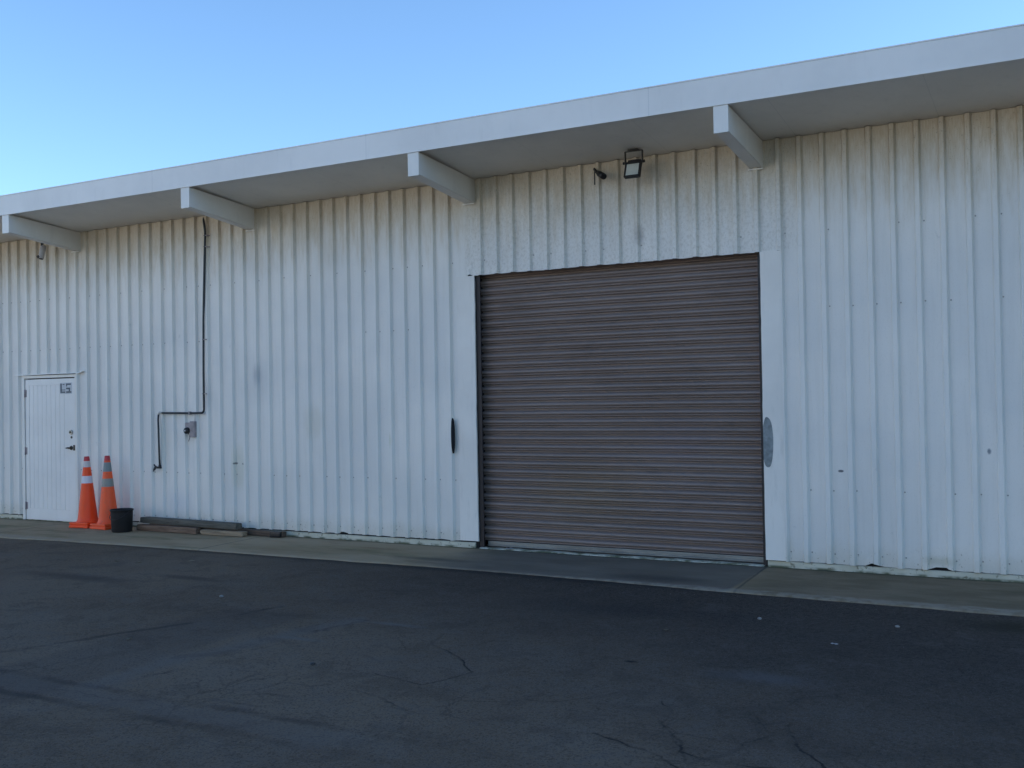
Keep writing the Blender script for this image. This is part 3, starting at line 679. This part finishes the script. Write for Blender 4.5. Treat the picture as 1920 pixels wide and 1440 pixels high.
cone('', (2.455, -.28, .0005), .940, 'cone_old', 'faded orange traffic cone with two grimy grey bands, behind the black bucket', math.radians(-6), (0, math.radians(-.8)))
def bucket():
    t = empty('bucket', (2.925, -.47, .0), label='black plastic bucket standing in front of the faded cone', cat='bucket')
    bm = bmesh.new(); lathe(bm, [(.001, .002), (.118, .002), (.124, .008), (.134, .245), (.134, .262), (.142, .264), (.143, .282), (.138, .285), (.129, .282), (.112, .02), (.001, .012)], 40); link('pail', bm, 'bucket', t)
    bm = bmesh.new(); pts = [(.142*math.cos(a)*.99, -.142*math.sin(a)*1.0-.004, .262-.10*math.sin(a)) for a in [math.pi*k/14 for k in range(15)]]; tube(bm, pts, .0035, 8)
    link('bail', bm, 'blackpl', t)
bucket()
def timber(name, lab, c, size, rz, mat, tilt=0.0, ends=None):
    bm = bmesh.new(); L, W_, H = size; n_ = 26; rows = []
    for i in range(n_+1):
        x = -L/2+L*i/n_; j = .10 if i in (0, n_) else 0
        r = []
        for k in range(12):
            a = 2*math.pi*(k+.5)/12; sx = max(-1, min(1, 1.32*math.cos(a))); sz = max(-1, min(1, 1.32*math.sin(a)))
            q = 1 + .05*noise.noise(Vector((x*3+c[0], k*1.7, c[1]))) - j
            r.append(bm.verts.new((x + .02*noise.noise(Vector((k, c[0], 3)))*(i in (0, n_)), sx*W_/2*q, sz*H/2*q)))
        rows.append(r)
    for A, B in zip(rows[:-1], rows[1:]):
        for k in range(12): bm.faces.new((A[k], A[(k+1) % 12], B[(k+1) % 12], B[k]))
    for k, R_ in enumerate((rows[0][::-1], rows[-1])): bm.faces.new(R_)
    o = link(name, bm, mat); o.location = c; o.rotation_euler = (0, tilt, rz); tag(o, lab, 'timber' if name == 'timber' else 'plank', 'old wood lying along the wall'); return o
timber('timber', 'long dark grey weathered timber lying on top of the brown planks', (3.84, -.22, .122), (1.66, .115, .076), math.radians(-1), 'timber', math.radians(.4))
timber('plank', 'rough brown plank under the left half of the grey timber', (3.53, -.275, .041), (1.06, .10, .075), math.radians(-1.5), 'plank')
timber('plank', 'short pale brown plank end below the right end of the grey timber', (4.45, -.265, .034), (.66, .10, .060), math.radians(1.2), 'plankp')
timber('plank', 'low plank nearest the roller door, its far end blackened', (4.80, -.10, .036), (.94, .085, .064), math.radians(-2), 'plankd')
timber('plank', 'dark plank lying against the wall behind the other planks', (3.75, -.125, .042), (1.10, .10, .072), math.radians(.5), 'plankd')
timber('plank', 'thin reddish brown board under the left end of the grey timber', (3.36, -.175, .082-.003), (.44, .10, .010), math.radians(3), 'plank')
def end_cap():
    o = timber('plank', 'stubby black block at the right end of the row of planks', (5.19, -.16, .038), (.14, .085, .070), math.radians(8), 'blackpl')
end_cap()

# ------------------------------------------------------------------ litter
def bit(name, x, y, z, s, mat, lab, cat, seed):
    bm = bmesh.new(); random.seed(seed)
    if name == 'pebble':
        bmesh.ops.create_icosphere(bm, subdivisions=2, radius=s*.5)
        for v in bm.verts: v.co = v.co*(1+.35*noise.noise(v.co*60+Vector((seed, 0, 0)))); v.co.z *= .6
        z += s*.22
    else:
        n_ = 7; vs = []
        for i in range(n_):
            for k in range(2):
                u = i/(n_-1)-.5; wd = (.25 if name == 'dry_leaf' else .42)*(1-(2*u)**2*(.95 if name == 'dry_leaf' else .2))
                vs.append(bm.verts.new((u*s, (k-.5)*2*wd*s, .10*s*abs(math.sin(u*5+seed))+(.06*s if k else 0))))
        for i in range(n_-1): bm.faces.new((vs[2*i], vs[2*i+1], vs[2*i+3], vs[2*i+2]))
        bmesh.ops.solidify(bm, geom=list(bm.faces), thickness=.001)
        z += .002
    o = link(name, bm, mat); o.location = (x, y, z); o.rotation_euler = (0, 0, random.uniform(0, 3)); tag(o, lab, cat)
bit('paper_scrap', 8.27, -.03, .012, .075, 'paper', 'white paper scrap on the threshold below the left end of the roller door', 'litter', 1)
bit('paper_scrap', 12.17, -2.77, -.016, .045, 'paper', 'small white paper scrap on dark asphalt right of the roller door', 'litter', 2)
bit('pebble', 12.45, -2.09, -.016, .030, 'stone', 'tiny pebble on the asphalt just off the right apron', 'pebble', 3)
bit('pebble', 11.53, -2.22, -.016, .032, 'stone', 'tiny pebble on the asphalt below the right edge of the roller door', 'pebble', 4)
bit('dry_leaf', 7.81, -4.62, -.014, .06, 'leaf', 'pale dry leaf on the asphalt between the two trench seams', 'leaf', 5)
bit('dry_leaf', 4.82, -2.17, -.014, .075, 'leaf', 'dry leaf on the asphalt below the planks, left of its neighbour', 'leaf', 6)
bit('dry_leaf', 5.10, -2.14, -.014, .075, 'leaf', 'curled dry leaf on the asphalt below the planks, right of its neighbour', 'leaf', 7)
bit('dry_leaf', 5.55, -1.85, -.014, .06, 'leaf', 'dry leaf on asphalt close to the apron edge below the planks', 'leaf', 8)
bit('pebble', 9.42, -4.62, -.016, .035, 'blackpl', 'dark stone on the asphalt in the left foreground', 'pebble', 9)
bit('pebble', 7.27, -3.19, -.016, .04, 'stone', 'grey stone on open asphalt left of the roller door', 'pebble', 10)
bit('paper_scrap', 11.05, -2.84, -.014, .035, 'leaf', 'faint tan scrap on asphalt in front of the roller door', 'litter', 11)

def grit():
    bm = bmesh.new(); rnd = random.Random(3)
    for k in range(700):
        x = rnd.uniform(-1, 14.5); q = rnd.random()
        if q < .45: y, z = -.03-abs(rnd.gauss(0, .05)), .001
        elif q < .75: y, z = -1.36-abs(rnd.gauss(0, .12)), -.014
        else: y, z = rnd.uniform(-6.5, -1.5), -.012
        s_ = rnd.uniform(.003, .008)*(.8 if q > .75 else 1)
        pts = [Vector((rnd.gauss(0, 1), rnd.gauss(0, 1), rnd.gauss(0, .7))).normalized()*s_*rnd.uniform(.7, 1.2) for _ in range(6)]
        vs = [bm.verts.new((x+p.x, y+p.y, z+max(p.z, 0))) for p in pts]
        r = bmesh.ops.convex_hull(bm, input=vs) if k < 0 else None
        for a, b, c in ((0, 1, 2), (0, 2, 3), (0, 3, 4), (1, 2, 5), (2, 3, 5), (3, 4, 5), (0, 1, 4), (1, 4, 5)): bm.faces.new((vs[a], vs[b], vs[c]))
    tag(link('grit', bm, simple('grit_stone', (.13, .12, .10), .9)), kind='stuff', label='fine grit scattered over the yard and along the wall foot')
grit()
